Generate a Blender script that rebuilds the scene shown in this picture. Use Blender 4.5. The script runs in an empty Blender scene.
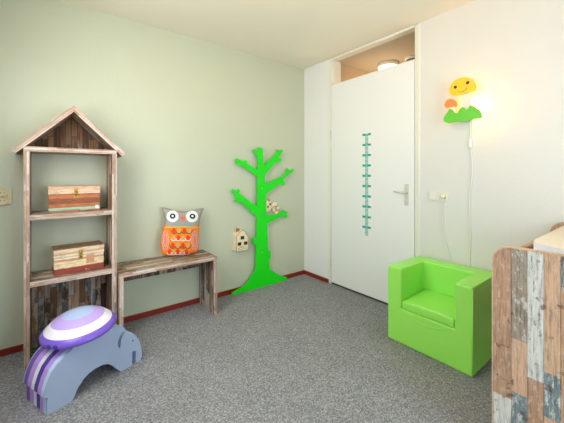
import bpy, bmesh, math, random
import numpy as np
from mathutils import Vector, Matrix

random.seed(7)
SC = bpy.context.scene
COL = SC.collection

def lin(c):
    return tuple((((v / 255) / 12.92) if v / 255 <= 0.04045 else (((v / 255) + 0.055) / 1.055) ** 2.4) for v in c)

# ------------------------------------------------------------------ camera, world, light, exposure
cam = bpy.data.cameras.new('camera')
cam.sensor_width = 36.0
cam.lens = 302 / 564 * 36.0
cam.shift_y = -37.5 / 564
cam.clip_start = 0.05
camo = bpy.data.objects.new('camera', cam)
COL.objects.link(camo)
camo.location = (-2.594, -2.865, 1.27)
camo.rotation_euler = (math.pi / 2, 0, math.atan2(0.789, 0.614) - math.pi / 2)
SC.camera = camo

SC.view_settings.view_transform = 'Standard'
SC.view_settings.look = 'None'
SC.view_settings.gamma = 1.0
SC.view_settings.use_curve_mapping = False
SC.view_settings.exposure = 0.10

w = bpy.data.worlds.new('sky')
SC.world = w
w.use_nodes = True
w.node_tree.nodes['Background'].inputs[0].default_value = (0.80, 0.90, 1.0, 1)
w.node_tree.nodes['Background'].inputs[1].default_value = 0.6

def area(name, loc, rot, sx, sy, power, color):
    L = bpy.data.lights.new(name, 'AREA')
    L.shape = 'RECTANGLE'; L.size = sx; L.size_y = sy
    L.energy = power; L.color = color
    o = bpy.data.objects.new(name, L)
    o.location = loc; o.rotation_euler = rot
    COL.objects.link(o)
    return o

# daylight: unseen left window read off the shadows, back window added for fill
area('daylight_side', (-3.06, -1.30, 1.64), (math.radians(62), 0, math.radians(-80)), 0.85, 1.4, 32, (0.93, 0.97, 0.96))
area('fill_daylight_back', (-1.30, -3.91, 1.25), (math.radians(86), 0, 0), 1.4, 2.1, 42, (0.76, 0.91, 1.0))

# ------------------------------------------------------------------ camera geometry (pixel of the photograph -> point on a known plane)
FPX, CX, HY = 302.0, 282.0, 174.0
U = np.array([.789, .614]); U /= np.hypot(*U)
XA = np.array([U[0], U[1]]); YA = np.array([-U[1], U[0]])
CAM = np.array([-2.594, -2.865, 1.27])
def ray(px, py):
    d = np.array([(px - CX) / FPX, 1.0]); return np.array([d @ XA, d @ YA, -(py - HY) / FPX])
def on_y(px, py, y=0.0):
    r = ray(px, py); return CAM + r * ((y - CAM[1]) / r[1])
def on_x(px, py, x=0.0):
    r = ray(px, py); return CAM + r * ((x - CAM[0]) / r[0])
def on_z(px, py, z=0.0):
    r = ray(px, py); return CAM + r * ((z - CAM[2]) / r[2])

# ------------------------------------------------------------------ mesh helpers
def link(o):
    COL.objects.link(o); return o

def thing(name, label, cat, loc=(0, 0, 0), group=None):
    o = bpy.data.objects.new(name, None)
    o.empty_display_size = 0.1
    o.location = loc
    o['label'] = label; o['category'] = cat
    if group: o['group'] = group
    return link(o)

def base_of(o):
    p = Vector((0, 0, 0))
    while o is not None:
        p += o.location; o = o.parent
    return p

def obj(name, bm, mats, parent=None, smooth=False, kind=None, label=None, cat=None, group=None, loc=None, recalc=True):
    if recalc:
        bmesh.ops.recalc_face_normals(bm, faces=bm.faces[:])
    me = bpy.data.meshes.new(name)
    off = base_of(parent) if parent else Vector(loc or (0, 0, 0))
    bmesh.ops.translate(bm, verts=bm.verts[:], vec=-off)
    if smooth:
        for f in bm.faces: f.smooth = True
    bm.to_mesh(me); bm.free()
    for m in (mats if isinstance(mats, (list, tuple)) else [mats]): me.materials.append(m)
    o = bpy.data.objects.new(name, me)
    if parent: o.parent = parent
    elif loc: o.location = loc
    if kind: o['kind'] = kind
    if label: o['label'] = label
    if cat: o['category'] = cat
    if group: o['group'] = group
    return link(o)

def add_box(bm, x0, x1, y0, y1, z0, z1, mat=0, edge_mat=None, bev=0.0):
    t = bmesh.new()
    vs = [t.verts.new((x, y, z)) for x in (x0, x1) for y in (y0, y1) for z in (z0, z1)]
    for f in ((0, 1, 3, 2), (4, 6, 7, 5), (0, 4, 5, 1), (2, 3, 7, 6), (0, 2, 6, 4), (1, 5, 7, 3)):
        t.faces.new([vs[i] for i in f])
    bmesh.ops.recalc_face_normals(t, faces=t.faces[:])
    for f in t.faces:
        f.material_index = mat
        if edge_mat is not None and f.normal.y < -0.9: f.material_index = edge_mat
    if bev:
        bmesh.ops.bevel(t, geom=t.edges[:], offset=bev, segments=2, affect='EDGES', profile=0.5)
    merge(bm, t)

def merge(bm, t):
    me = bpy.data.meshes.new('tmp')
    t.to_mesh(me); t.free()
    bm.from_mesh(me)
    bpy.data.meshes.remove(me)

def box(x0, x1, y0, y1, z0, z1, **k):
    bm = bmesh.new(); add_box(bm, x0, x1, y0, y1, z0, z1, **k); return bm

def add_prism(bm, front, depth_vec, mat=0, edge_mat=None, bev=0.0):
    """front = closed outline of 3D points, extruded by depth_vec"""
    t = bmesh.new()
    d = Vector(depth_vec)
    a = [t.verts.new(Vector(p)) for p in front]
    b = [t.verts.new(Vector(p) + d) for p in front]
    t.faces.new(a).material_index = mat
    t.faces.new(b[::-1]).material_index = mat
    n = len(a)
    for i in range(n):
        f = t.faces.new((a[i], b[i], b[(i + 1) % n], a[(i + 1) % n]))
        f.material_index = mat if edge_mat is None else edge_mat
    bmesh.ops.recalc_face_normals(t, faces=t.faces[:])
    if bev:
        es = [e for e in t.edges if len(e.link_faces) == 2 and any(len(f.verts) > 4 or f.material_index == mat for f in e.link_faces)
              and e.calc_face_angle(0) > 0.7 and any(set(e.verts) <= set(q.verts) and len(q.verts) == n for q in t.faces)]
        bmesh.ops.bevel(t, geom=es, offset=bev, segments=2, affect='EDGES', profile=0.5)
    ng = [f for f in t.faces if len(f.verts) > 4]
    if ng: bmesh.ops.triangulate(t, faces=ng)
    merge(bm, t)

def prism(front, depth_vec, **k):
    bm = bmesh.new(); add_prism(bm, front, depth_vec, **k); return bm

def add_tube(bm, pts, r, seg=8, mat=0, cap=True):
    pts = [Vector(p) for p in pts]
    rings = []
    ref = Vector((0, 0, 1))
    for i, p in enumerate(pts):
        d = (pts[min(i + 1, len(pts) - 1)] - pts[max(i - 1, 0)]).normalized()
        rf = ref if abs(d.dot(ref)) < 0.95 else Vector((1, 0, 0))
        s = d.cross(rf).normalized(); u = s.cross(d).normalized()
        rr = r[i] if isinstance(r, (list, tuple)) else r
        rings.append([bm.verts.new(p + (s * math.cos(a) + u * math.sin(a)) * rr) for a in [2 * math.pi * k / seg for k in range(seg)]])
    for a, b in zip(rings, rings[1:]):
        for k in range(seg):
            f = bm.faces.new((a[k], a[(k + 1) % seg], b[(k + 1) % seg], b[k])); f.material_index = mat; f.smooth = True
    if cap:
        bm.faces.new(rings[0][::-1]).material_index = mat
        bm.faces.new(rings[-1]).material_index = mat

def tube(pts, r, **k):
    bm = bmesh.new(); add_tube(bm, pts, r, **k); return bm

def add_lathe(bm, origin, axis, prof, seg=32, mat=0, smooth=True, mats=None, sx=(1, 1)):
    """prof = list of (radius, height along axis)"""
    axis = Vector(axis).normalized()
    rf = Vector((0, 0, 1)) if abs(axis.z) < 0.9 else Vector((1, 0, 0))
    s = axis.cross(rf).normalized(); u = s.cross(axis).normalized()
    o = Vector(origin); rings = []
    for r, h in prof:
        if r < 1e-6: rings.append([bm.verts.new(o + axis * h)])
        else: rings.append([bm.verts.new(o + axis * h + (s * math.cos(a) * sx[0] + u * math.sin(a) * sx[1]) * r) for a in [2 * math.pi * k / seg for k in range(seg)]])
    for i, (a, b) in enumerate(zip(rings, rings[1:])):
        for k in range(seg):
            k2 = (k + 1) % seg
            if len(a) == 1 and len(b) == 1: continue
            if len(a) == 1: f = bm.faces.new((a[0], b[k2], b[k]))
            elif len(b) == 1: f = bm.faces.new((a[k], a[k2], b[0]))
            else: f = bm.faces.new((a[k], a[k2], b[k2], b[k]))
            f.material_index = mats[i] if mats else mat; f.smooth = smooth

def lathe(origin, axis, prof, **k):
    bm = bmesh.new(); add_lathe(bm, origin, axis, prof, **k); return bm

def smooth_curve(pts, n=6, closed=False):
    """Catmull-Rom through points"""
    P = [np.array(p, float) for p in pts]; out = []
    m = len(P)
    rng = range(m) if closed else range(m - 1)
    for i in rng:
        p0 = P[(i - 1) % m] if closed else P[max(i - 1, 0)]
        p1, p2 = P[i], P[(i + 1) % m]
        p3 = P[(i + 2) % m] if closed else P[min(i + 2, m - 1)]
        for k in range(n):
            t = k / n
            out.append(0.5 * ((2 * p1) + (-p0 + p2) * t + (2 * p0 - 5 * p1 + 4 * p2 - p3) * t * t + (-p0 + 3 * p1 - 3 * p2 + p3) * t ** 3))
    if not closed: out.append(P[-1])
    return out

# ------------------------------------------------------------------ materials
class NT:
    def __init__(s, name):
        s.m = bpy.data.materials.new(name); s.m.use_nodes = True
        s.t = s.m.node_tree; s.b = s.t.nodes['Principled BSDF']
    def n(s, typ, **kw):
        x = s.t.nodes.new(typ)
        for k, v in kw.items():
            if k == 'inp':
                for a, b in v.items():
                    if hasattr(b, 'node'): s.t.links.new(b, x.inputs[a])
                    else: x.inputs[a].default_value = b
            else: setattr(x, k, v)
        return x
    def l(s, a, b): s.t.links.new(a, b)
    def math(s, op, a, b=None, c=None):
        d = {0: a}
        if b is not None: d[1] = b
        if c is not None: d[2] = c
        return s.n('ShaderNodeMath', operation=op, inp=d).outputs[0]
    def mix(s, fac, a, b, mode='MIX'):
        x = s.n('ShaderNodeMix', data_type='RGBA', blend_type=mode)
        for i, v in ((0, fac), (6, a), (7, b)):
            if hasattr(v, 'node'): s.l(v, x.inputs[i])
            else: x.inputs[i].default_value = v if i == 0 else (*v, 1)
        return x.outputs[2]
    def ramp(s, fac, stops, mode='LINEAR'):
        x = s.n('ShaderNodeValToRGB'); r = x.color_ramp; r.interpolation = mode
        while len(r.elements) < len(stops): r.elements.new(0.5)
        for e, (p, c) in zip(r.elements, stops):
            e.position = p; e.color = (*c, 1)
        s.l(fac, x.inputs[0]); return x.outputs[0]

def plain(name, rgb, rough=0.5, metal=0.0, spec=0.5, coat=0.0, bump=None, var=0.0):
    t = NT(name)
    t.b.inputs['Base Color'].default_value = (*lin(rgb), 1)
    t.b.inputs['Roughness'].default_value = rough
    t.b.inputs['Metallic'].default_value = metal
    t.b.inputs['Specular IOR Level'].default_value = spec
    t.b.inputs['Coat Weight'].default_value = coat
    co = t.n('ShaderNodeTexCoord').outputs['Object']
    if var:
        nz = t.n('ShaderNodeTexNoise', inp={'Vector': co, 'Scale': 14.0, 'Detail': 4.0})
        c = lin(rgb)
        t.l(t.mix(nz.outputs[0], tuple(v * (1 - var) for v in c), tuple(min(1, v * (1 + var)) for v in c)), t.b.inputs['Base Color'])
    if bump:
        sc, st, ds = bump
        nz = t.n('ShaderNodeTexNoise', inp={'Vector': co, 'Scale': sc, 'Detail': 3.0})
        bp = t.n('ShaderNodeBump', inp={'Height': nz.outputs[0], 'Strength': st, 'Distance': ds})
        t.l(bp.outputs[0], t.b.inputs['Normal'])
    return t.m

def wood(name, across, along, wid, length, palette, seed=0.0, paint=(200, 195, 185), wear=0.35, rough=0.6, grain=0.7, gap=0.75, rot_y=0.0):
    """old boards: strips 'wid' wide across, broken every 'length', each with its own colour, grain and worn paint"""
    t = NT(name)
    co = t.n('ShaderNodeTexCoord').outputs['Object']
    if rot_y: co = t.n('ShaderNodeMapping', inp={'Vector': co, 'Rotation': (0, rot_y, 0)}).outputs[0]
    sep = t.n('ShaderNodeSeparateXYZ', inp={0: co})
    A = t.math('ADD', sep.outputs[across], 7.0 + seed); Lg = t.math('ADD', sep.outputs[along], 9.0 + seed)
    third = sep.outputs[3 - across - along]
    q = t.math('DIVIDE', A, wid)
    col = t.math('FLOOR', q)
    r1 = t.n('ShaderNodeTexWhiteNoise', noise_dimensions='1D', inp={'W': t.math('ADD', col, seed * 3.1)}).outputs[0]
    q2 = t.math('ADD', t.math('DIVIDE', Lg, length), t.math('MULTIPLY', r1, 5.0))
    row = t.math('FLOOR', q2)
    cv = t.n('ShaderNodeCombineXYZ', inp={0: col, 1: row, 2: seed})
    rnd = t.n('ShaderNodeTexWhiteNoise', noise_dimensions='3D', inp={0: cv.outputs[0]})
    n = len(palette)
    base = t.ramp(rnd.outputs[0], [(i / n, lin(c)) for i, c in enumerate(palette)], 'CONSTANT')
    gv = t.n('ShaderNodeCombineXYZ', inp={0: t.math('MULTIPLY', A, 70.0), 1: t.math('MULTIPLY', Lg, 5.0),
                                          2: t.math('ADD', t.math('MULTIPLY', rnd.outputs[0], 40.0), t.math('MULTIPLY', third, 30.0))})
    g = t.n('ShaderNodeTexNoise', inp={'Vector': gv.outputs[0], 'Scale': 1.0, 'Detail': 5.0, 'Roughness': 0.65})
    gg = t.ramp(g.outputs[0], [(0.28, (1 - grain,) * 3), (0.52, (1.0,) * 3), (0.72, (1 + grain * 0.35,) * 3)])
    c1 = t.mix(1.0, base, gg, 'MULTIPLY')
    wv = t.n('ShaderNodeCombineXYZ', inp={0: t.math('MULTIPLY', A, 26.0), 1: t.math('MULTIPLY', Lg, 7.0),
                                          2: t.math('ADD', t.math('MULTIPLY', rnd.outputs[0], 77.0), t.math('MULTIPLY', third, 20.0))})
    wn = t.n('ShaderNodeTexNoise', inp={'Vector': wv.outputs[0], 'Scale': 1.0, 'Detail': 7.0, 'Roughness': 0.72})
    wm = t.ramp(wn.outputs[0], [(0.60 - wear * 0.25, (0, 0, 0)), (0.66 - wear * 0.2, (1, 1, 1))])
    r2 = t.n('ShaderNodeTexWhiteNoise', noise_dimensions='3D', inp={0: t.n('ShaderNodeCombineXYZ', inp={0: row, 1: col, 2: seed + 3.0}).outputs[0]}).outputs[0]
    wf = t.math('MULTIPLY', wm, t.math('MULTIPLY', r2, wear * 1.6))
    c2 = t.mix(wf, c1, lin(paint))
    fr = t.math('FRACT', q); ed = t.math('MINIMUM', fr, t.math('SUBTRACT', 1.0, fr))
    fr2 = t.math('FRACT', q2); ed2 = t.math('MINIMUM', fr2, t.math('SUBTRACT', 1.0, fr2))
    e = t.math('MINIMUM', t.math('MULTIPLY', ed, wid), t.math('MULTIPLY', ed2, length))
    gm = t.ramp(e, [(0.0, (1, 1, 1)), (0.0025, (0, 0, 0))])
    c3 = t.mix(t.math('MULTIPLY', gm, gap), c2, lin((45, 34, 28)))
    t.l(c3, t.b.inputs['Base Color'])
    t.b.inputs['Roughness'].default_value = rough
    t.b.inputs['Specular IOR Level'].default_value = 0.3
    bp = t.n('ShaderNodeBump', inp={'Height': g.outputs[0], 'Strength': 0.35, 'Distance': 0.003})
    t.l(bp.outputs[0], t.b.inputs['Normal'])
    return t.m

def wallpaper(name, rgb, rough, vert, dist, strength, spec=0.5, var=0.03):
    t = NT(name)
    co = t.n('ShaderNodeTexCoord').outputs['Object']
    mp = t.n('ShaderNodeMapping', inp={'Vector': co, 'Scale': (1, 1, vert)})
    n1 = t.n('ShaderNodeTexNoise', inp={'Vector': mp.outputs[0], 'Scale': 55.0, 'Detail': 3.0, 'Roughness': 0.55})
    n2 = t.n('ShaderNodeTexNoise', inp={'Vector': co, 'Scale': 2.0, 'Detail': 3.0})
    c = lin(rgb)
    t.l(t.mix(n2.outputs[0], tuple(v * (1 - var) for v in c), tuple(v * (1 + var) for v in c)), t.b.inputs['Base Color'])
    bp = t.n('ShaderNodeBump', inp={'Height': n1.outputs[0], 'Strength': strength, 'Distance': dist})
    t.l(bp.outputs[0], t.b.inputs['Normal'])
    t.b.inputs['Roughness'].default_value = rough
    t.b.inputs['Specular IOR Level'].default_value = spec
    return t.m

def carpet_mat():
    t = NT('carpet')
    co = t.n('ShaderNodeTexCoord').outputs['Object']
    n1 = t.n('ShaderNodeTexNoise', inp={'Vector': co, 'Scale': 80.0, 'Detail': 4.0, 'Roughness': 0.85})
    n2 = t.n('ShaderNodeTexVoronoi', inp={'Vector': co, 'Scale': 165.0})
    n3 = t.n('ShaderNodeTexNoise', inp={'Vector': co, 'Scale': 3.0, 'Detail': 3.0})
    sp = t.n('ShaderNodeSeparateColor', inp={0: n2.outputs['Color']})
    c = t.ramp(sp.outputs[0], [(0.0, lin((113, 113, 115))), (0.35, lin((135, 134, 136))), (0.7, lin((152, 151, 154))), (1.0, lin((174, 174, 176)))])
    c = t.mix(1.0, c, t.ramp(n1.outputs[0], [(0.35, (0.84,) * 3), (0.5, (1.0,) * 3), (0.65, (1.15,) * 3)]), 'MULTIPLY')
    c = t.mix(1.0, c, t.ramp(n3.outputs[0], [(0.3, (0.95,) * 3), (0.7, (1.04,) * 3)]), 'MULTIPLY')
    t.l(c, t.b.inputs['Base Color'])
    t.b.inputs['Roughness'].default_value = 0.95
    t.b.inputs['Specular IOR Level'].default_value = 0.1
    bp = t.n('ShaderNodeBump', inp={'Height': n1.outputs[0], 'Strength': 0.35, 'Distance': 0.004})
    t.l(bp.outputs[0], t.b.inputs['Normal'])
    return t.m

def glass_mat():
    t = NT('window_glass')
    t.t.nodes.remove(t.b)
    tr = t.n('ShaderNodeBsdfTransparent'); gl = t.n('ShaderNodeBsdfGlossy', inp={'Roughness': 0.02})
    fr = t.n('ShaderNodeFresnel', inp={'IOR': 1.45})
    ge = t.n('ShaderNodeNewGeometry'); ff = t.math('MULTIPLY', fr.outputs[0], t.math('SUBTRACT', 1.0, ge.outputs['Backfacing']))
    mx = t.n('ShaderNodeMixShader'); t.l(ff, mx.inputs[0]); t.l(tr.outputs[0], mx.inputs[1]); t.l(gl.outputs[0], mx.inputs[2])
    t.l(mx.outputs[0], t.t.nodes['Material Output'].inputs[0])
    return t.m

def emit(name, rgb, strength):
    t = NT(name)
    t.b.inputs['Base Color'].default_value = (*lin(rgb), 1)
    t.b.inputs['Emission Color'].default_value = (*lin(rgb), 1)
    t.b.inputs['Emission Strength'].default_value = strength
    return t.m

M = {}
M['green_wall'] = wallpaper('green_wallpaper', (200, 204, 181), 0.42, 0.30, 0.004, 0.35)
M['white_wall'] = wallpaper('white_wallpaper', (226, 224, 219), 0.6, 0.5, 0.004, 0.30)
M['ceiling'] = wallpaper('ceiling_paint', (243, 234, 214), 0.8, 1.0, 0.001, 0.1)
M['carpet'] = carpet_mat()
M['white_paint'] = plain('white_gloss_paint', (242, 242, 241), 0.35)
M['white_frame'] = plain('cream_white_paint', (238, 236, 224), 0.4)
M['skirting'] = plain('red_brown_skirting', (134, 40, 25), 0.4, var=0.15)
M['hall_wall'] = plain('hall_plaster', (200, 170, 135), 0.8)
M['hall_ceiling'] = plain('hall_ceiling_paint', (200, 182, 150), 0.8)
M['glass'] = glass_mat()
M['steel'] = plain('brushed_steel', (222, 221, 210), 0.4, metal=0.45)
M['guard'] = plain('grey_white_plastic', (208, 207, 196), 0.4)
M['dark'] = plain('painted_gap_shade', (52, 60, 66), 0.8)
M['cream_plastic'] = plain('cream_plastic', (232, 226, 204), 0.35)
M['beige_plastic'] = plain('beige_plastic', (222, 206, 166), 0.35)
M['white_plastic'] = plain('white_plastic', (240, 240, 236), 0.3)
M['black'] = plain('black_hole', (25, 22, 20), 0.6)
M['teal'] = plain('teal_vinyl', (14, 168, 150), 0.5)
M['pale_teal'] = plain('pale_teal_vinyl', (120, 195, 180), 0.5)
M['tree_green'] = plain('bright_green_lacquer', (6, 226, 4), 0.4)
M['screw'] = plain('pale_screw_cap', (190, 225, 180), 0.4)
M['lime'] = plain('lime_green_vinyl', (158, 238, 96), 0.38, bump=(9.0, 0.25, 0.02))
M['brass'] = plain('aged_brass', (190, 150, 70), 0.35, metal=0.8)
M['foam_grey'] = plain('grey_foam', (162, 177, 208), 0.55)
M['f_purple'] = plain('purple_foam', (116, 88, 178), 0.5)
M['f_lilac'] = plain('lilac_foam', (192, 150, 230), 0.5)
M['f_white'] = plain('white_foam', (240, 236, 248), 0.5)
M['f_navy'] = plain('indigo_foam', (70, 62, 160), 0.5)
M['f_blue'] = plain('pale_blue_foam', (190, 218, 250), 0.5)
M['s_purple'] = plain('violet_shell', (122, 88, 204), 0.32)
M['s_white'] = plain('white_shell', (236, 232, 242), 0.32)
M['s_lilac'] = plain('lilac_shell', (190, 162, 232), 0.32)
M['s_blue'] = plain('pale_blue_shell', (172, 192, 230), 0.32)
M['felt_grey'] = plain('grey_felt', (166, 158, 152), 0.9, bump=(300, 0.4, 0.002), var=0.06)
M['felt_orange'] = plain('orange_cotton', (255, 134, 0), 0.85, bump=(300, 0.4, 0.002))
M['felt_white'] = plain('white_felt', (244, 243, 240), 0.9)
M['felt_navy'] = plain('navy_felt', (28, 38, 52), 0.9)
M['felt_coral'] = plain('coral_felt', (244, 108, 76), 0.9)
M['felt_red'] = plain('red_print', (240, 62, 20), 0.9)
M['felt_tan'] = plain('tan_print', (232, 164, 96), 0.9)
M['felt_pink'] = plain('pink_print', (226, 128, 104), 0.9)
M['felt_blush'] = plain('blush_print', (244, 186, 156), 0.9)
M['felt_olive'] = plain('olive_print', (98, 104, 70), 0.9)
M['felt_aqua'] = plain('aqua_stitching', (70, 180, 190), 0.9)
M['felt_lime'] = plain('yellow_green_piping', (206, 210, 90), 0.9)
M['pale_wood'] = plain('pale_plywood', (240, 222, 186), 0.55, var=0.12)
M['cut_wood'] = plain('scorched_plywood_edge', (176, 128, 78), 0.6, var=0.2)
M['cord_tan'] = plain('tan_cord', (188, 128, 66), 0.8, var=0.25)
M['print_brown'] = plain('brown_print', (96, 84, 66), 0.7)
M['m_yellow'] = plain('yellow_lacquer', (250, 200, 10), 0.4)
M['m_orange'] = plain('orange_lacquer', (246, 138, 54), 0.4)
M['m_green'] = plain('grass_green_lacquer', (92, 196, 12), 0.4)
M['m_white'] = plain('off_white_lacquer', (238, 228, 206), 0.4)
M['m_brown'] = plain('dark_brown_print', (74, 58, 70), 0.5)
M['flex'] = plain('white_flex', (244, 244, 240), 0.4)
M['mat_lamplit'] = plain('lamplight_tinted_cotton', (226, 208, 184), 0.9, bump=(20, 0.2, 0.01))  # warm lamplight on the mat's top is put into this colour
M['sheet_white'] = plain('white_cotton', (244, 244, 246), 0.9)
M['lamp_glow'] = emit('lamp_glass', (255, 226, 190), 6.0)
M['detector_grey'] = plain('grey_slots', (110, 104, 80), 0.6)

DARKP = [(112, 78, 54), (146, 106, 76), (88, 64, 52), (168, 128, 96), (122, 100, 86), (78, 56, 46), (150, 134, 122), (132, 84, 56), (104, 104, 104), (178, 144, 114)]
GABP = [(128, 88, 56), (100, 68, 44), (150, 108, 72), (84, 58, 40), (118, 88, 60), (138, 104, 78)]
EDGEP = [(196, 164, 146), (182, 150, 130), (212, 188, 174), (168, 134, 114), (200, 172, 154), (186, 156, 140)]
TOPP = [(120, 84, 56), (158, 120, 88), (212, 198, 180), (136, 104, 78), (96, 68, 48), (180, 146, 112)]
M['dark_v'] = wood('reclaimed_upright_boards', 0, 2, 0.036, 0.23, DARKP, 1.3, wear=0.45)
M['dark_gable'] = wood('reclaimed_gable_boards', 0, 2, 0.036, 0.24, GABP, 4.7, wear=0.2)
M['edge_z'] = wood('pale_edge_upright', 0, 2, 0.014, 0.34, EDGEP, 2.2, wear=0.45, grain=0.5, gap=0.3, paint=(232, 226, 222))
M['edge_x'] = wood('pale_edge_lengthwise', 2, 0, 0.014, 0.34, EDGEP, 3.4, wear=0.45, grain=0.5, gap=0.3, paint=(232, 226, 222))
M['face_y'] = wood('reclaimed_side_boards', 1, 2, 0.045, 0.33, DARKP[1:5] + EDGEP[:3], 0.7, wear=0.5)
M['top_x'] = wood('reclaimed_shelf_boards', 1, 0, 0.036, 0.36, TOPP, 5.1, wear=0.6, grain=0.65)
M['leg_y'] = wood('reclaimed_leg_boards', 1, 2, 0.038, 0.30, DARKP[1:5] + [(190, 160, 132), (170, 172, 172), (206, 180, 150)], 6.3, wear=0.5)

# ------------------------------------------------------------------ the room
XN, YB, ZC = -2.95, -3.8, 2.603
obj('floor', box(XN, 0.14, YB, 0.12, -0.1, 0.0), M['carpet'], kind='structure')
obj('ceiling', box(XN, 0.12, YB, 0.12, ZC, ZC + 0.1), M['ceiling'], kind='structure')
obj('wall_left', box(XN - 0.12, 0.12, 0.0, 0.12, -0.1, ZC + 0.1), M['green_wall'], kind='structure')
DL, DR = -0.46, -1.458                 # door leaf edges on the white wall
bm = bmesh.new()
add_box(bm, 0, 0.12, DL + 0.035, 0.0, -0.1, ZC)
add_box(bm, 0, 0.12, YB, DR - 0.055, -0.1, ZC)
obj('wall_right', bm, M['white_wall'], kind='structure')
bm = bmesh.new()
add_box(bm, -0.004, 0, -0.162, 0, 0, ZC)
add_box(bm, -0.004, 0, DL + 0.0355, -0.164, 0, ZC)
obj('trim_2', bm, M['white_paint'], kind='structure')

def wall_with_window(name, fixed, horiz, a0, a1, w0, w1, z0, z1, thick):
    bm = bmesh.new()
    def bx(p0, p1, q0, q1):
        if horiz == 'x': add_box(bm, p0, p1, min(fixed, fixed + thick), max(fixed, fixed + thick), q0, q1)
        else: add_box(bm, min(fixed, fixed + thick), max(fixed, fixed + thick), p0, p1, q0, q1)
    bx(a0, w0, -0.1, ZC); bx(w1, a1, -0.1, ZC); bx(w0, w1, -0.1, z0); bx(w0, w1, z1, ZC)
    obj(name, bm, M['white_wall'], kind='structure')

wall_with_window('wall_back', YB, 'x', XN, 0.12, -2.05, -0.55, 0.12, 2.35, -0.12)
wall_with_window('wall_near', XN, 'y', YB, 0.0, -1.8, -0.8, 0.9, 2.4, -0.12)

def window(name, fixed, horiz, w0, w1, z0, z1, n):
    bm = bmesh.new()
    def bx(b, p0, p1, q0, q1, d0=-0.09, d1=-0.03):
        if horiz == 'x': add_box(b, p0, p1, fixed + d0, fixed + d1, q0, q1)
        else: add_box(b, fixed + d0, fixed + d1, p0, p1, q0, q1)
    t = 0.05
    bx(bm, w0, w1, z0, z0 + t); bx(bm, w0, w1, z1 - t, z1)
    for k in range(n + 1):
        c = w0 + t / 2 + (w1 - w0 - t) * k / n
        bx(bm, c - t / 2, c + t / 2, z0 + t, z1 - t)
    fr = obj(name, bm, M['white_paint'], kind='structure')
    g = bmesh.new()
    for k in range(n):
        c0 = w0 + t + (w1 - w0 - t) * k / n; c1 = w0 + (w1 - w0 - t) * (k + 1) / n
        bx(g, c0, c1, z0 + t, z1 - t, -0.062, -0.058)
    obj('window_pane', g, M['glass'], fr)
window('added_fill_window', YB, 'x', -2.05, -0.55, 0.12, 2.35, 2)  # unseen window added behind the camera for fill daylight
window('window_3', XN, 'y', -1.8, -0.8, 0.9, 2.4, 1)

obj('baseboard_left', box(XN, -0.012, -0.012, 0, 0, 0.046), M['skirting'], kind='structure')
obj('baseboard_right', box(-0.014, 0, DL + 0.0355, 0, 0, 0.046), M['skirting'], kind='structure')
bm = bmesh.new()
add_box(bm, -0.012, 0, YB, DR - 0.055, 0, 0.046)
obj('baseboard_back', bm, M['skirting'], kind='structure')

# door frame, transom window above it, door leaf
ZD = 2.29
bm = bmesh.new()
add_box(bm, -0.006, 0.17, DL + 0.004, DL + 0.035, 0, 2.601, bev=0.002)
add_box(bm, -0.006, 0.12, DR - 0.055, DR - 0.030, 0, 2.601, bev=0.002)
add_box(bm, 0.004, 0.12, DR - 0.030, DR - 0.004, 0, 2.601, bev=0.002)
add_box(bm, -0.004, 0.02, DR - 0.004, DL + 0.004, 2.584, 2.602)
obj('trim_1', bm, M['white_frame'], kind='structure')
bm = bmesh.new()
add_box(bm, 0.03, 0.09, DR - 0.004, DL + 0.004, ZD + 0.003, ZD + 0.02)
tw = obj('window_1', bm, M['white_frame'], kind='structure')
obj('window_pane', box(0.058, 0.062, DR - 0.004, DL + 0.004, ZD + 0.02, 2.59), M['glass'], tw)

door = obj('door_1', box(0.0, 0.04, DR, DL, 0.022, ZD, bev=0.002), M['white_paint'], kind='structure')
obj('door_gap_shade', box(0.012, 0.12, DR - 0.004, DL + 0.004, 0.0, 0.021), M['dark'], door)  # solid dark strip painted in as the shade under the door
obj('finger_guard', box(-0.005, 0.0, DL + 0.0005, DL + 0.013, 0.03, 1.575, bev=0.001), M['guard'], door)
for z in (0.25, 1.72):
    obj('hinge', box(-0.0065, 0.002, DL + 0.0005, DL + 0.0135, z - 0.05, z + 0.05), M['steel'], door)
a = on_x(405, 184, 0); b = on_x(408.7, 205, 0)
yh = (a[1] + b[1]) / 2
hd = obj('handle_plate', box(-0.008, 0, yh - 0.021, yh + 0.021, a[2] - 0.195, a[2], bev=0.003), M['steel'], door)
bm = bmesh.new()
zl = a[2] - 0.075
add_tube(bm, [(-0.008, yh, zl), (-0.03, yh, zl), (-0.045, yh + 0.008, zl), (-0.05, yh + 0.03, zl), (-0.05, yh + 0.065, zl + 0.002), (-0.048, yh + 0.102, zl + 0.004)], [0.010, 0.009, 0.009, 0.009, 0.0085, 0.007], seg=10)
obj('lever', bm, M['steel'], hd)
obj('keyhole', lathe((-0.008, yh, a[2] - 0.145), (-1, 0, 0), [(0.0, 0.0), (0.007, 0.0), (0.006, 0.002), (0, 0.002)], seg=12), M['white_plastic'], hd)

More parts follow.
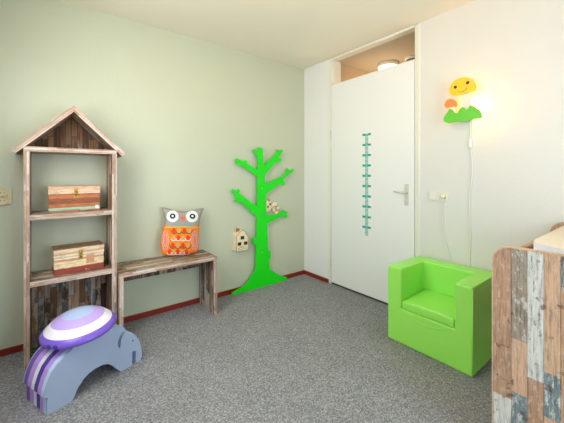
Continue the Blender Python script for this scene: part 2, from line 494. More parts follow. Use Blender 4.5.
# hallway beyond the transom
obj('wall_hall', box(1.75, 1.85, -2.6, 0.4, -0.1, ZC), M['hall_wall'], kind='structure')
obj('wall_hallside', box(0.12, 1.75, -0.425, -0.30, -0.1, ZC), M['hall_wall'], kind='structure')
obj('wall_hallend', box(0.12, 1.75, -2.6, -2.5, -0.1, ZC), M['hall_wall'], kind='structure')
obj('floor_hall', box(0.14, 1.75, -2.5, -0.425, -0.1, 0.0), M['carpet'], kind='structure')
obj('ceiling_hall', box(0.12, 1.85, -2.6, 0.4, ZC, ZC + 0.1), M['hall_ceiling'], kind='structure')
p = on_z(388, 63.6, ZC)
t = thing('ceiling_lamp', 'round glowing ceiling lamp seen through the glass above the white door', 'lamp', (p[0], p[1], ZC))
rl = 0.12
obj('base_ring', lathe((p[0], p[1], ZC), (0, 0, -1), [(0, 0), (rl, 0), (rl * 1.03, 0.02), (rl, 0.045), (rl * 0.9, 0.045)], seg=40), M['white_frame'], t)
obj('lamp_shade', lathe((p[0], p[1], ZC), (0, 0, -1), [(rl * 0.94, 0.045), (rl * 0.88, 0.065), (rl * 0.65, 0.085), (rl * 0.3, 0.095), (0, 0.097)], seg=40), M['lamp_glow'], t)
L = bpy.data.lights.new('ceiling_lamp_bulb', 'POINT'); L.energy = 8; L.color = (1, 0.82, 0.62); L.shadow_soft_size = 0.08
lo = bpy.data.objects.new('ceiling_lamp_bulb', L); lo.location = (p[0], p[1], ZC - 0.5); link(lo)
p = on_z(411.5, 57.4, ZC)
t = thing('smoke_detector', 'small round smoke detector right of the glowing lamp behind the door glass', 'smoke detector', (p[0], p[1], ZC))
obj('housing', lathe((p[0], p[1], ZC), (0, 0, -1), [(0, 0), (0.07, 0), (0.07, 0.022), (0.06, 0.028)], seg=28), M['white_frame'], t)
obj('slotted_cap', lathe((p[0], p[1], ZC), (0, 0, -1), [(0.055, 0.02), (0.055, 0.036), (0.046, 0.05), (0, 0.052)], seg=28), M['detector_grey'], t)

# added unseen uplighter, its bowl keeping warm light on ceiling and upper walls
rx_, ry_ = -1.5, -1.75
t = thing('added_uplight', 'added unseen bowl uplighter that warms the ceiling and upper walls', 'lamp', (rx_, ry_, ZC))
obj('rod', tube([(rx_, ry_, ZC), (rx_, ry_, 2.33)], 0.008), M['white_plastic'], t)
obj('lamp_shade', lathe((rx_, ry_, ZC), (0, 0, -1), [(0.0, 0.29), (0.08, 0.28), (0.14, 0.25), (0.17, 0.21), (0.175, 0.21), (0.145, 0.255), (0.085, 0.287), (0, 0.298)], seg=32), M['white_plastic'], t)
L = bpy.data.lights.new('added_uplight_source', 'POINT'); L.energy = 13; L.color = (1, 0.66, 0.30); L.shadow_soft_size = 0.05
lo = bpy.data.objects.new('added_uplight_source', L); lo.location = (rx_ + 0.03, ry_, 2.50); link(lo)

# ------------------------------------------------------------------ house-shaped bookcase
XL, XR, YF, T = -2.715, -2.176, -0.29, 0.032
t = thing('bookcase', 'tall house-shaped bookcase of reclaimed boards with a pitched roof', 'bookcase', ((XL + XR) / 2, YF / 2, 0))
ZS = 1.451
for x0 in (XL, XR - T):
    obj('side_panel', box(x0, x0 + T, YF, -0.014, 0, ZS - 0.033, mat=0, edge_mat=1), [M['face_y'], M['edge_z']], t)
obj('top_board', box(XL, XR, YF, -0.014, ZS - 0.032, ZS, mat=0, edge_mat=1), [M['top_x'], M['edge_x']], t)
for zt in (0.999, 0.558):
    obj('shelf', box(XL + T, XR - T, YF + 0.002, -0.014, zt - 0.034, zt, mat=0, edge_mat=1), [M['top_x'], M['edge_x']], t)
obj('back_panel', box(XL + T, XR - T, -0.034, -0.016, 0.01, 0.524), M['dark_v'], t)
xc = (XL + XR) / 2; zr = 1.754
hw, zb = 0.331, 1.754 - 0.331 * 0.985
for s in (-1, 1):
    pr = [(xc, YF - 0.004, zr), (xc + s * hw, YF - 0.004, zb), (xc + s * (hw - 0.024), YF - 0.004, zb - 0.024), (xc, YF - 0.004, zr - 0.046)]
    obj('roof_panel', prism(pr, (0, -0.006 - YF + 0.004, 0), mat=1, edge_mat=0), [M['top_x'], wood('pale_edge_sloping', 2, 0, 0.014, 0.34, EDGEP, 3.4 + s, wear=0.45, grain=0.5, gap=0.3, paint=(232, 226, 222), rot_y=s * -math.radians(44.6))], t)
gw = hw - 0.06
obj('gable_panel', prism([(xc - gw, -0.05, ZS + 0.001), (xc + gw, -0.05, ZS + 0.001), (xc, -0.05, zr - 0.05)], (0, 0.02, 0)), M['dark_gable'], t)

def chest_mat(name, bands, zlo, zhi, seed, worn):
    """horizontal worn paint bands up the front of a chest"""
    t = NT(name)
    sep = t.n('ShaderNodeSeparateXYZ', inp={0: t.n('ShaderNodeTexCoord').outputs['Object']})
    z = t.math('DIVIDE', t.math('SUBTRACT', sep.outputs[2], zlo), zhi - zlo)
    v = t.n('ShaderNodeCombineXYZ', inp={0: t.math('MULTIPLY', sep.outputs[0], 9.0), 1: t.math('MULTIPLY', sep.outputs[1], 9.0), 2: t.math('MULTIPLY', sep.outputs[2], 60.0)})
    nz = t.n('ShaderNodeTexNoise', inp={'Vector': v.outputs[0], 'Scale': 1.0, 'Detail': 6.0, 'Roughness': 0.7})
    z2 = t.math('ADD', z, t.math('MULTIPLY', t.math('SUBTRACT', nz.outputs[0], 0.5), 0.12))
    c = t.ramp(z2, [(pz, lin(c)) for pz, c in bands], 'CONSTANT')
    n2 = t.n('ShaderNodeTexNoise', inp={'Vector': v.outputs[0], 'Scale': 1.7, 'Detail': 8.0, 'Roughness': 0.75})
    c = t.mix(1.0, c, t.ramp(n2.outputs[0], [(0.32, (0.45,) * 3), (0.5, (1,) * 3), (0.7, (1.25,) * 3)]), 'MULTIPLY')
    n3 = t.n('ShaderNodeTexNoise', inp={'Vector': v.outputs[0], 'Scale': 0.9, 'Detail': 8.0, 'Roughness': 0.8, 'Distortion': seed})
    c = t.mix(t.ramp(n3.outputs[0], [(0.58, (0, 0, 0)), (0.64, (0.75,) * 3)]), c, lin(worn))
    t.l(c, t.b.inputs['Base Color']); t.b.inputs['Roughness'].default_value = 0.55
    return t.m

def chest(label, x0, x1, yf, depth, z0, h, seam, mat, rot, sticker=False, patch=None):
    t = thing('storage_chest', label, 'chest', (x0, yf, z0), 'wooden chests in the bookcase')
    g = 0.0015
    obj('body', box(x0, x1, yf, yf + depth, z0, z0 + h * seam - g, bev=0.003), mat, t)
    ld = obj('lid', box(x0 - 0.002, x1 + 0.002, yf - 0.002, yf + depth, z0 + h * seam + g, z0 + h, bev=0.003), mat, t)
    xm = (x0 + x1) / 2 + 0.004; zs = z0 + h * seam
    bm = bmesh.new()
    add_box(bm, xm - 0.012, xm + 0.012, yf - 0.006, yf - 0.002, zs + 0.004, zs + 0.042, bev=0.001)
    add_lathe(bm, (xm, yf - 0.006, zs + 0.022), (0, -1, 0), [(0, 0), (0.008, 0), (0.007, 0.004), (0, 0.006)], seg=12)
    lt = obj('latch', bm, M['brass'], t)
    bm = bmesh.new()
    add_box(bm, xm - 0.014, xm + 0.014, yf - 0.004, yf, zs - 0.028, zs - 0.006, bev=0.001)
    add_tube(bm, [(xm, yf - 0.006, zs - 0.016), (xm + 0.002, yf - 0.009, zs + 0.001), (xm + 0.006, yf - 0.007, zs + 0.014)], 0.005)
    obj('hasp', bm, M['brass'], lt)
    if sticker:
        bm = bmesh.new()
        sx, sz = x1 - 0.030, z0 + 0.012
        for i in (0, 1):
            for j in (0, 1):
                add_box(bm, sx + i * 0.011, sx + 0.0095 + i * 0.011, yf - 0.001, yf, sz + j * 0.013, sz + 0.0115 + j * 0.013)
        obj('square_mark', bm, M['f_white'], t)
    if patch:
        obj('wood_patch', box(xm + 0.035, xm + 0.085, yf - 0.001, yf, z0 + 0.055, z0 + h * seam - 0.004), patch, t)
    if rot:
        t.rotation_euler = (0, 0, rot)
    return t
m1 = chest_mat('chest_orange_brown', [(0.0, (176, 112, 74)), (0.06, (150, 196, 172)), (0.15, (182, 108, 66)), (0.30, (146, 80, 48)), (0.52, (190, 112, 66)), (0.68, (226, 190, 160)), (0.88, (214, 172, 140))], 0.0, 0.182, 0.4, (206, 150, 110))
m2 = chest_mat('chest_cream_red', [(0.0, (152, 62, 46)), (0.24, (232, 210, 168)), (0.50, (206, 150, 118)), (0.58, (236, 220, 190)), (0.76, (214, 168, 132)), (0.84, (228, 204, 172)), (0.972, (134, 96, 70))], 0.0, 0.182, 1.2, (214, 176, 140))
chest('orange-brown wooden chest with a pale green strip, on the upper shelf', -2.586, -2.276, -0.205, 0.16, 0.9995, 0.182, 0.68, m1, 0, sticker=True)
chest('cream and red worn wooden chest on the lower shelf of the bookcase', -2.556, -2.252, -0.236, 0.16, 0.5585, 0.182, 0.66, m2, math.radians(3), patch=plain('pale_brown_patch', (206, 148, 112), 0.6, var=0.2))

# ------------------------------------------------------------------ bench
bx0, bx1, by0, bz = -2.171, -1.376, -0.345, 0.522
t = thing('bench', 'low reclaimed-wood bench against the green wall, beside the bookcase', 'bench', ((bx0 + bx1) / 2, by0 / 2, 0))
obj('seat', box(bx0, bx1, by0, -0.014, bz - 0.030, bz, mat=0, edge_mat=1), [M['top_x'], M['edge_x']], t)
for x0 in (bx0, bx1 - 0.031):
    obj('leg', box(x0, x0 + 0.031, by0 + 0.002, -0.014, 0, bz - 0.030, mat=0, edge_mat=1), [M['leg_y'], M['edge_z']], t)
obj('apron', box(bx0 + 0.031, bx1 - 0.031, -0.034, -0.016, 0.362, bz - 0.030), M['dark_v'], t)

# ------------------------------------------------------------------ owl pillow
def owl_plane(px, py):
    y = -0.12
    for _ in range(6):
        q = on_y(px, py, y); y = -0.155 + (q[2] - 0.53) * 0.20
    return on_y(px, py, y)
Lp = smooth_curve([(162.0, 254.0), (160.6, 247.8), (161.2, 238), (162.6, 230), (164.9, 221.4), (163.8, 215.0), (161.3, 207.4)], 6)
Rp = smooth_curve([(197.6, 252.0), (199.0, 247.0), (199.2, 238), (199.0, 229.4), (199.6, 222), (201.0, 215), (203.9, 208.0)], 6)
Bp = smooth_curve([(162.0, 254.0), (166, 255.7), (175, 255.8), (184, 255.2), (192, 254), (197.6, 252.0)], 6)
Tp = smooth_curve([(161.3, 207.4), (168, 208.6), (175, 210.6), (182.7, 211.4), (190, 210.9), (197, 209.2), (203.9, 208.0)], 6)
def arc(P, s):
    P = np.array(P); d = np.r_[0, np.cumsum(np.hypot(*np.diff(P, axis=0).T))]; d /= d[-1]
    return np.array([np.interp(s, d, P[:, 0]), np.interp(s, d, P[:, 1])])
def coons(u, v):
    l, r, b, tp = arc(Lp, v), arc(Rp, v), arc(Bp, u), arc(Tp, u)
    c00, c10, c01, c11 = map(np.array, (Lp[0], Rp[0], Lp[-1], Rp[-1]))
    return (1 - u) * l + u * r + (1 - v) * b + v * tp - ((1 - u) * (1 - v) * c00 + u * (1 - v) * c10 + (1 - u) * v * c01 + u * v * c11)
def puff(u, v):
    a = max(0.0, 1 - (2 * u - 1) ** 2); b = max(0.0, 1 - (2 * v - 1) ** 2)
    return 0.070 * (a * b) ** 0.42
def owl_pt(u, v, side=1, lift=0.0):
    k = puff(u, v); c = coons(u, v)
    d = k + lift if side > 0 else -0.45 * k
    q = owl_plane(*c)
    for _ in range(4):
        yy = -0.155 + (q[2] - 0.53) * 0.20 - d
        q = on_y(c[0], c[1], yy)
    return Vector((q[0], q[1], q[2]))
gu = np.linspace(0, 1, 61); gv = np.linspace(0, 1, 61)
GRID = np.array([[coons(u, v) for v in gv] for u in gu])
def owl_uv(px, py):
    d = np.hypot(GRID[:, :, 0] - px, GRID[:, :, 1] - py); i, j = np.unravel_index(d.argmin(), d.shape)
    u, v = gu[i], gv[j]
    for _ in range(4):
        e = 1e-3; uu = min(u, 1 - e); vv = min(v, 1 - e)
        c = coons(uu, vv); J = np.array([coons(uu + e, vv) - c, coons(uu, vv + e) - c]).T / e
        s = np.linalg.lstsq(J, np.array([px, py]) - c, rcond=None)[0]
        u = float(np.clip(uu + s[0], 0, 1)); v = float(np.clip(vv + s[1], 0, 1))
    return u, v
def owl_at(px, py, lift): return owl_pt(*owl_uv(px, py), 1, lift)
t = thing('owl_pillow', 'grey and orange owl-shaped pillow sitting on the bench', 'pillow', (-1.64, -0.16, bz))
VS = owl_uv(181, 227.4)[1]
def owl_body(v0, v1, n=16, m=28, cap=False):
    bm = bmesh.new()
    F = [[bm.verts.new(owl_pt(i / m, v0 + (v1 - v0) * j / n, 1)) for j in range(n + 1)] for i in range(m + 1)]
    B = [[bm.verts.new(owl_pt(i / m, v0 + (v1 - v0) * j / n, -1)) for j in range(n + 1)] for i in range(m + 1)]
    for G in (F, B):
        for i in range(m):
            for j in range(n):
                bm.faces.new((G[i][j], G[i + 1][j], G[i + 1][j + 1], G[i][j + 1]))
    bmesh.ops.remove_doubles(bm, verts=bm.verts[:], dist=1e-5)
    return bm
obj('head', owl_body(VS, 1.0), M['felt_grey'], t, smooth=True)
tr = obj('trunk', owl_body(0.0, VS), M['felt_orange'], t, smooth=True)
def owl_disc(name, cx, cy, rx, ry, mat, lift, parent, seg=20, rings=3, a0=0, bm=None, petal=None):
    own = bm is None
    bm = bm or bmesh.new()
    ctr = bm.verts.new(owl_at(cx, cy, lift)); prev = None
    for k in range(1, rings + 1):
        cur = [bm.verts.new(owl_at(cx + rx * k / rings * math.cos(a), cy + ry * k / rings * math.sin(a), lift)) for a in [2 * math.pi * i / seg for i in range(seg)]]
        for i in range(seg):
            i2 = (i + 1) % seg
            if prev is None: bm.faces.new((ctr, cur[i], cur[i2]))
            else: bm.faces.new((prev[i], cur[i], cur[i2], prev[i2]))
        prev = cur
    if own: return obj(name, bm, mat, parent, smooth=True)
def owl_ribbon(bm, pts, wpx, lift):
    P = [np.array(p, float) for p in pts]; prev = None
    for i, p in enumerate(P):
        d = P[min(i + 1, len(P) - 1)] - P[max(i - 1, 0)]; d /= max(np.hypot(*d), 1e-6); nn = np.array([-d[1], d[0]]) * wpx / 2
        cur = (bm.verts.new(owl_at(*(p + nn), lift)), bm.verts.new(owl_at(*(p - nn), lift)))
        if prev: bm.faces.new((prev[0], prev[1], cur[1], cur[0]))
        prev = cur
for ex, ey in ((172.6, 216.3), (192.0, 216.5)):
    e = owl_disc('eye', ex, ey, 6.1, 5.9, M['felt_white'], 0.0045, t)
    px_ = ex + (0.0 if ex < 180 else 0.5)
    ir = owl_disc('iris', px_, ey - 0.2, 2.9, 2.7, M['felt_navy'], 0.0065, e)
    owl_disc('pupil', px_, ey - 0.3, 1.15, 1.1, M['felt_white'], 0.0085, e)
bm = bmesh.new()
tri = [(179.6, 216.7), (186.0, 216.6), (182.8, 221.4)]
vs = []
for a_, b_ in zip(tri, tri[1:] + tri[:1]):
    for k in range(4): vs.append(bm.verts.new(owl_at(a_[0] + (b_[0] - a_[0]) * k / 4, a_[1] + (b_[1] - a_[1]) * k / 4, 0.004)))
c_ = bm.verts.new(owl_at(182.8, 218.2, 0.0045))
for i in range(12): bm.faces.new((c_, vs[i], vs[(i + 1) % 12]))
obj('beak', bm, M['felt_coral'], t)
seam = lambda x: 227.5 - 0.7 * math.sin(math.pi * (x - 164) / 35)
bm = bmesh.new()
owl_ribbon(bm, [(x, seam(x)) for x in np.linspace(164.3, 198.6, 24)], 0.9, 0.0025)
obj('piping', bm, M['felt_lime'], t)
bm = bmesh.new()
for x in np.linspace(166.5, 197, 13): owl_ribbon(bm, [(x, seam(x) - 1.8), (x, seam(x) - 0.5)], 0.8, 0.0035)
obj('stitching', bm, M['felt_aqua'], t)
for s in (0, 1):
    cxw = (165.3, 194.9)[s]
    wg = owl_disc('wing', cxw, 240.5, 4.0, 10.8, M['felt_pink'], 0.0022, t, seg=28)
    bm = bmesh.new()
    for rx, ry in ((3.3, 9.0), (1.8, 6.2)):
        owl_ribbon(bm, [(cxw + rx * math.cos(a), 240.5 + ry * math.sin(a)) for a in np.linspace(0, 2 * math.pi, 26)], 0.55, 0.0035)
    obj('wing_print', bm, M['felt_blush'], wg)
rows = [(230.6, [174.0, 178.9, 184.4, 189.2], 'RTRT', 'O'), (237.7, [173.6, 178.4, 183.2, 188.0], 'TRTR', 'W'),
        (245.4, [172.8, 177.8, 182.9, 187.8], 'RTRT', 'O'), (251.7, [169.7, 173.6, 177.8, 182.1, 186.5], 'RTRTR', 'W')]

for y, xs, kind, ln in rows:
    for x, k in zip(xs, kind):
        owl_disc('red_feather' if k == 'R' else 'tan_feather', x, y, 1.9, 2.55, M['felt_red'] if k == 'R' else M['felt_tan'], 0.003, tr, seg=14, rings=2)
    scal = []; sb = bmesh.new()
    for x in xs:
        for a in np.linspace(math.pi, 0, 7): scal.append((x + 2.6 * math.cos(a), y + 0.9 + 2.2 * math.sin(a)))
    if ln == 'O': scal = [(scal[0][0] - 1.2, y - 1.0)] + scal + [(scal[-1][0] + 1.2, y - 1.0)]
    owl_ribbon(sb, scal, 0.75, 0.0032)
    obj('scalloped_line', sb, M['felt_olive'] if ln == 'O' else M['felt_white'], tr)

# ------------------------------------------------------------------ green tree on the wall
TREE = [(257.7, 147.0), (262.7, 147.9), (263.5, 157), (264.2, 166.0), (272, 157.2), (277.3, 152.3), (276.3, 150.5), (277.5, 149.2), (279.3, 150.6), (281.6, 149.3), (283.5, 151.2),
        (278.8, 157.2), (281.6, 158.9), (281.6, 161.1), (275.2, 163), (265, 175.1), (265.1, 184.0), (281.6, 176.4), (286.3, 172.3), (286.5, 168.1), (288.6, 168.3), (289.2, 171.2),
        (292.9, 168.7), (294.1, 170.4), (282.9, 179.6), (285.7, 183.4), (284.2, 185.1), (279.7, 184), (266.3, 194.6), (266.3, 215.6), (281.6, 213.3), (282.6, 209.9), (284.8, 210.3),
        (285.1, 211.8), (287, 211.2), (287.7, 212.4), (286.5, 214.6), (287.7, 216.7), (286.1, 217.9), (281.6, 216.3), (267.3, 223.7), (268.1, 240), (268.3, 250.2), (270.7, 250.6),
        (271, 257.7), (269, 259.9), (269.7, 269.1), (281, 276.2), (286.7, 277.2), (287.2, 280.2), (231.8, 295.2), (231.8, 292.8), (244.1, 286.1), (249, 280), (255.5, 269.8), (256.2, 245.3),
        (253.1, 243), (253.1, 237.6), (256.6, 237.9), (257.0, 217.2), (240.8, 201.6), (237.6, 202.6), (234.4, 201.6), (236.9, 197.1), (232.1, 192.7), (232.5, 188.8), (235.7, 190.7),
        (238, 188.8), (240.1, 190.4), (239.2, 193.3), (257.1, 206.7), (257.4, 176.4), (240.1, 164.3), (238.2, 164.9), (236, 164), (236.7, 162), (235.4, 160.4), (236.9, 158.1),
        (243.3, 161.4), (244.3, 160.2), (246.9, 160.2), (246.9, 163.2), (257.6, 170), (257.7, 157.2), (252.9, 150.5), (254.2, 148.7), (258, 152.1)]
YT = -0.048
pts = [on_y(x, y, YT) for x, y in TREE]
zmin = min(p[2] for p in pts)
i0, i1 = TREE.index((287.2, 280.2)), TREE.index((231.8, 295.2))
for i in (i0, i1): pts[i] = np.array([pts[i][0], YT, 0.0])
pts = [np.array([p[0], p[1], max(p[2], 0.0)]) for p in pts]
tree = thing('wall_tree', 'bright green wooden tree cut-out with coat branches on the green wall', 'decoration', (float(np.mean([pts[i0][0], pts[i1][0]])), YT + 0.007, 0))
obj('board', prism([tuple(p) for p in pts], (0, 0.008, 0), bev=0.0), M['tree_green'], tree)
for q in ((262.0, 188.3), (262.3, 252.4)):
    p = on_y(*q, YT)
    obj('screw_cap', lathe((p[0], YT + 0.001, p[2]), (0, -1, 0), [(0, 0), (0.006, 0), (0.0055, 0.002), (0, 0.003)], seg=12), M['screw'], tree)
for q in ((262.0, 188.3), (262.3, 252.4)):
    p = on_y(*q, YT)
    obj('spacer', lathe((p[0], -0.0005, p[2]), (0, -1, 0), [(0, 0), (0.014, 0), (0.014, 0.0398), (0, 0.0398)], seg=14), M['tree_green'], tree)

# small wooden house on the wall
yh0 = -0.088
fp = [(236.5, 251.1), (236.6, 236.2), (238.2, 234.6), (239.4, 232.6), (240.6, 231.6), (242.3, 230.6), (244.2, 231.0), (245.3, 232.0), (246.0, 234.4), (247.3, 235.2), (248.0, 236.4), (248.0, 249.6)]
f3 = [on_y(x, y, yh0) for x, y in fp]
xl, xr_ = f3[0][0], f3[-1][0]
zb_ = (f3[0][2] + f3[-1][2]) / 2
f3[0][2] = f3[-1][2] = zb_
hs = thing('toy_house', 'small pale wooden gabled house with three square windows hung left of the green tree', 'toy house', ((xl + xr_) / 2, -0.05, zb_))
obj('body', prism([tuple(p) for p in f3], (0, 0.0875, 0), mat=0, edge_mat=0), [M['pale_wood']], hs)
bm = bmesh.new()
for k, (a_, b_) in enumerate(zip(f3, f3[1:])):
    add_tube(bm, [tuple(a_), tuple(b_)], 0.0022, seg=5)
obj('dark_edge', bm, M['cut_wood'], hs)
for q in ((242.4, 237.7), (239.5, 244.0), (245.6, 243.1)):
    p = on_y(*q, yh0)
    obj('window', box(p[0] - 0.0205, p[0] + 0.0205, yh0 - 0.002, yh0 + 0.004, p[2] - 0.017, p[2] + 0.017), M['black'], hs)
bm = bmesh.new()
def house_line(pp, r=0.0016): add_tube(bm, [tuple(on_y(x, y, yh0 - 0.0005)) for x, y in pp], r, seg=5)
house_line([(238.2, 248.6), (240, 247.6), (241.6, 247.3), (242.4, 245.8), (243.2, 247.0), (244.8, 246.9), (246.8, 247.2)])
house_line([(238.2, 249.3), (240.5, 249.4), (243, 248.9), (246.8, 248.2)])
house_line([(241.2, 246.8), (242.6, 248.2), (244, 246.5)])
obj('printed_scroll', bm, M['print_brown'], hs)
bm = bmesh.new()
kp = on_y(237.9, 230.6, -0.03)
for ra, tilt in ((0.022, 0.2), (0.017, 1.3), (0.02, 2.3)):
    add_tube(bm, [(kp[0] + ra * math.cos(a) * math.cos(tilt), -0.035 + ra * math.cos(a) * math.sin(tilt), kp[2] + ra * math.sin(a)) for a in np.linspace(0, 2 * math.pi, 18)], 0.0055, seg=6)
add_tube(bm, [(kp[0], -0.035, kp[2] - 0.015), (kp[0] + 0.012, -0.04, kp[2] - 0.04)], 0.007, seg=6)
add_tube(bm, [(kp[0], -0.035, kp[2] + 0.018), (kp[0], -0.001, kp[2] + 0.022)], 0.004, seg=6)
obj('hanging_cord', bm, M['cord_tan'], hs)

# little jointed wooden animal behind the branch
ty = -0.022
def W(px, py, y=ty): return Vector(on_y(px, py, y))
s_ = on_y(280, 214, ty)
toy = thing('wooden_animal', 'small jointed wooden animal peeking from behind the green trunk above a branch', 'toy', (float(W(270, 214)[0]), ty, float(W(270, 214)[2])))
def blob(bm, px, py, rx, rz, dy=0.0, ry=0.017):
    c = W(px, py)
    mt = Matrix.Translation(c + Vector((0, dy, 0))) @ Matrix.Diagonal((rx, ry, rz, 1))
    bmesh.ops.create_uvsphere(bm, u_segments=16, v_segments=10, radius=1.0, matrix=mt)
bm = bmesh.new(); blob(bm, 267.6, 205.8, 0.060, 0.078)
head = obj('head', bm, M['pale_wood'], toy, smooth=True)
for q in ((269.4, 204.1), (267.3, 206.7)):
    bm = bmesh.new(); blob(bm, *q, 0.011, 0.016, -0.014, 0.006); obj('eye', bm, M['black'], head, smooth=True)
bm = bmesh.new(); blob(bm, 268.3, 200.6, 0.018, 0.02); obj('ear', bm, M['cut_wood'], head, smooth=True)
for q, r1, r2 in (((273.6, 205.2), 0.026, 0.03), ((275.4, 203.9), 0.022, 0.024), ((277.6, 208.2), 0.02, 0.022), ((274.0, 209.6), 0.022, 0.03), ((276.3, 212.4), 0.03, 0.022), ((272.3, 207.2), 0.016, 0.02)):
    bm = bmesh.new(); blob(bm, *q, r1, r2); obj('limb', bm, M['pale_wood'], toy, smooth=True)
bm = bmesh.new()
add_tube(bm, [W(272.8, 208.3, -0.04), W(273.5, 206.6, -0.041), W(275.8, 206.2, -0.04)], 0.005, seg=6)
add_tube(bm, [W(274.6, 211.6, -0.04), W(276.4, 210.2, -0.041), W(277.6, 210.6, -0.04)], 0.004, seg=6)
obj('joint_cord', bm, M['cut_wood'], toy)

# ------------------------------------------------------------------ growth chart on the door
pt, pb = on_x(366.8, 133.2, 0), on_x(365.9, 237, 0)
yc, zt, zb2 = -0.9485, 1.688, 0.636
ch = thing('growth_chart', 'teal stick-on growth chart ruler running down the white door', 'growth chart', (0, yc, zb2))
step = (zt - 0.012 - 0.722) / 9
for k in range(10):
    z = zt - 0.012 - k * step
    tl = 0.0
    for s in (1, -1):
        y0, y1 = yc + s * 0.012, yc + s * 0.052
        bm1 = bmesh.new()
        add_prism(bm1, [(-0.0012, y0, z - 0.011 - s * tl * 0.2), (-0.0012, y1, z - 0.011 - s * tl * 0.8), (-0.0012, y1, z + 0.011 - s * tl * 0.8), (-0.0012, y0, z + 0.011 - s * tl * 0.2)], (0.0012, 0, 0))
        obj('decimetre_mark', bm1, M['teal'], ch)
    obj('mark_centre', box(-0.001, 0, yc - 0.012, yc + 0.012, z - 0.007, z + 0.007), M['pale_teal'], ch)
    n = 6 if k == 9 else 7
    for j in range(1, n + 1):
        zz = z - step * j / 8.0
        obj('centimetre_mark', box(-0.001, 0, yc - 0.019, yc + 0.019, zz - 0.0035, zz + 0.0035), M['teal'], ch)

# ------------------------------------------------------------------ mushroom wall lamp
XP = -0.085
def c3(x, y): return (440 + x / 11.75, 72 + y / 11.75)
def c4(x, y): return (440 + x / 11.75, 100 + y / 11.75)
def shp(pp, x=XP): return [tuple(on_x(px, py, x)) for px, py in pp]
base = on_x(464, 121, 0)
lamp = thing('wall_lamp', 'glowing mushroom-shaped wall lamp with a smiling yellow cap over green grass', 'lamp', (0, base[1], base[2]))
cap = smooth_curve([c3(*q) for q in [(105, 205), (115, 175), (150, 120), (210, 78), (290, 60), (350, 72), (395, 110), (418, 165), (413, 208), (380, 235), (300, 250), (220, 272), (170, 282), (130, 270), (110, 238)]], 3, True)
cp = obj('mushroom_cap', prism(shp(cap), (0.014, 0, 0)), M['m_yellow'], lamp)
for q in ((180, 178), (325, 125)):
    p = on_x(*c3(*q), XP)
    obj('eye', lathe((XP + 0.001, p[1], p[2]), (-1, 0, 0), [(0, 0.0), (0.0118, 0.0), (0.0118, 0.0015), (0, 0.002)], seg=16), M['m_brown'], cp)
obj('smile', tube([tuple(on_x(px, py, XP)) for px, py in smooth_curve([c3(*q) for q in [(215, 228), (250, 235), (290, 215), (315, 185)]], 4)], 0.0019, seg=6), M['m_brown'], cp)
stem = [c3(*q) for q in [(258, 262), (330, 245), (356, 320), (366, 390), (370, 440), (310, 465), (245, 440), (256, 380), (268, 310)]]
obj('stem', prism(shp(stem, XP + 0.010), (0.010, 0, 0)), M['m_white'], lamp)
ocap = smooth_curve([c3(*q) for q in [(50, 380), (80, 332), (125, 315), (172, 332), (198, 378), (188, 402), (130, 411), (75, 420), (55, 405)]], 3, True)
obj('small_mushroom_cap', prism(shp(ocap, XP + 0.004), (0.012, 0, 0)), M['m_orange'], lamp)
obj('small_stem', prism(shp([c4(*q) for q in [(118, 80), (160, 80), (178, 120), (192, 165), (140, 165), (128, 110)]], XP + 0.012), (0.010, 0, 0)), M['m_white'], lamp)
gr = [c4(*q) for q in [(43, 215), (55, 180), (90, 140), (103, 110), (122, 103), (143, 122), (160, 152), (205, 152), (225, 115), (248, 87), (272, 83), (295, 105), (310, 122), (330, 95), (360, 60), (400, 70), (450, 105), (485, 155), (492, 208), (440, 220), (340, 242), (240, 250), (90, 272), (58, 262), (43, 238)]]
obj('grass', prism(shp(gr, XP - 0.004), (0.014, 0, 0)), M['m_green'], lamp)
hb = on_x(468, 118, 0)
obj('lamp_holder', box(XP + 0.026, -0.0005, hb[1] - 0.035, hb[1] + 0.035, hb[2] - 0.03, hb[2] + 0.012, bev=0.003), M['white_plastic'], lamp)
bp_ = on_x(470, 106, -0.04)
bm = lathe((-0.04, hb[1], hb[2] + 0.012), (0, 0, 1), [(0.012, 0), (0.013, 0.015), (0.02, 0.035), (0.024, 0.055), (0.02, 0.075), (0.01, 0.087), (0, 0.089)], seg=20)
obj('bulb', bm, emit('warm_bulb', (255, 180, 96), 7.0), lamp)
L = bpy.data.lights.new('mushroom_bulb_light', 'POINT'); L.energy = 6.0; L.color = (1, 0.42, 0.12); L.shadow_soft_size = 0.02
lo = bpy.data.objects.new('mushroom_bulb_light', L); lo.location = (-0.03, hb[1] - 0.03, hb[2] + 0.06); link(lo)
xw = -0.008
cord_px = [(470.5, 121), (470.6, 132), (470.8, 146), (472, 158), (472.4, 172), (471.2, 186), (469.8, 196), (470.0, 215), (470.4, 240), (469.8, 256), (469.6, 275), (466, 297), (460, 290), (452, 262), (448.5, 252), (445.5, 240), (443.2, 228), (443.0, 212), (442.8, 199)]
pts = [on_x(px, py, xw) for px, py in smooth_curve(cord_px, 4)]
cd = obj('power_cord', tube([tuple(p) for p in pts], 0.0033, seg=8), M['flex'], lamp)
p = on_x(470.6, 143, xw)
obj('inline_switch', box(xw - 0.012, xw + 0.007, p[1] - 0.011, p[1] + 0.011, p[2] - 0.035, p[2] + 0.032, bev=0.004), M['white_plastic'], cd)
p = on_x(442.6, 196.5, -0.03)
obj('plug', lathe((-0.014, p[1], p[2]), (-1, 0, 0), [(0, 0), (0.019, 0), (0.018, 0.014), (0.012, 0.024), (0, 0.026)], seg=18), M['white_plastic'], cd)

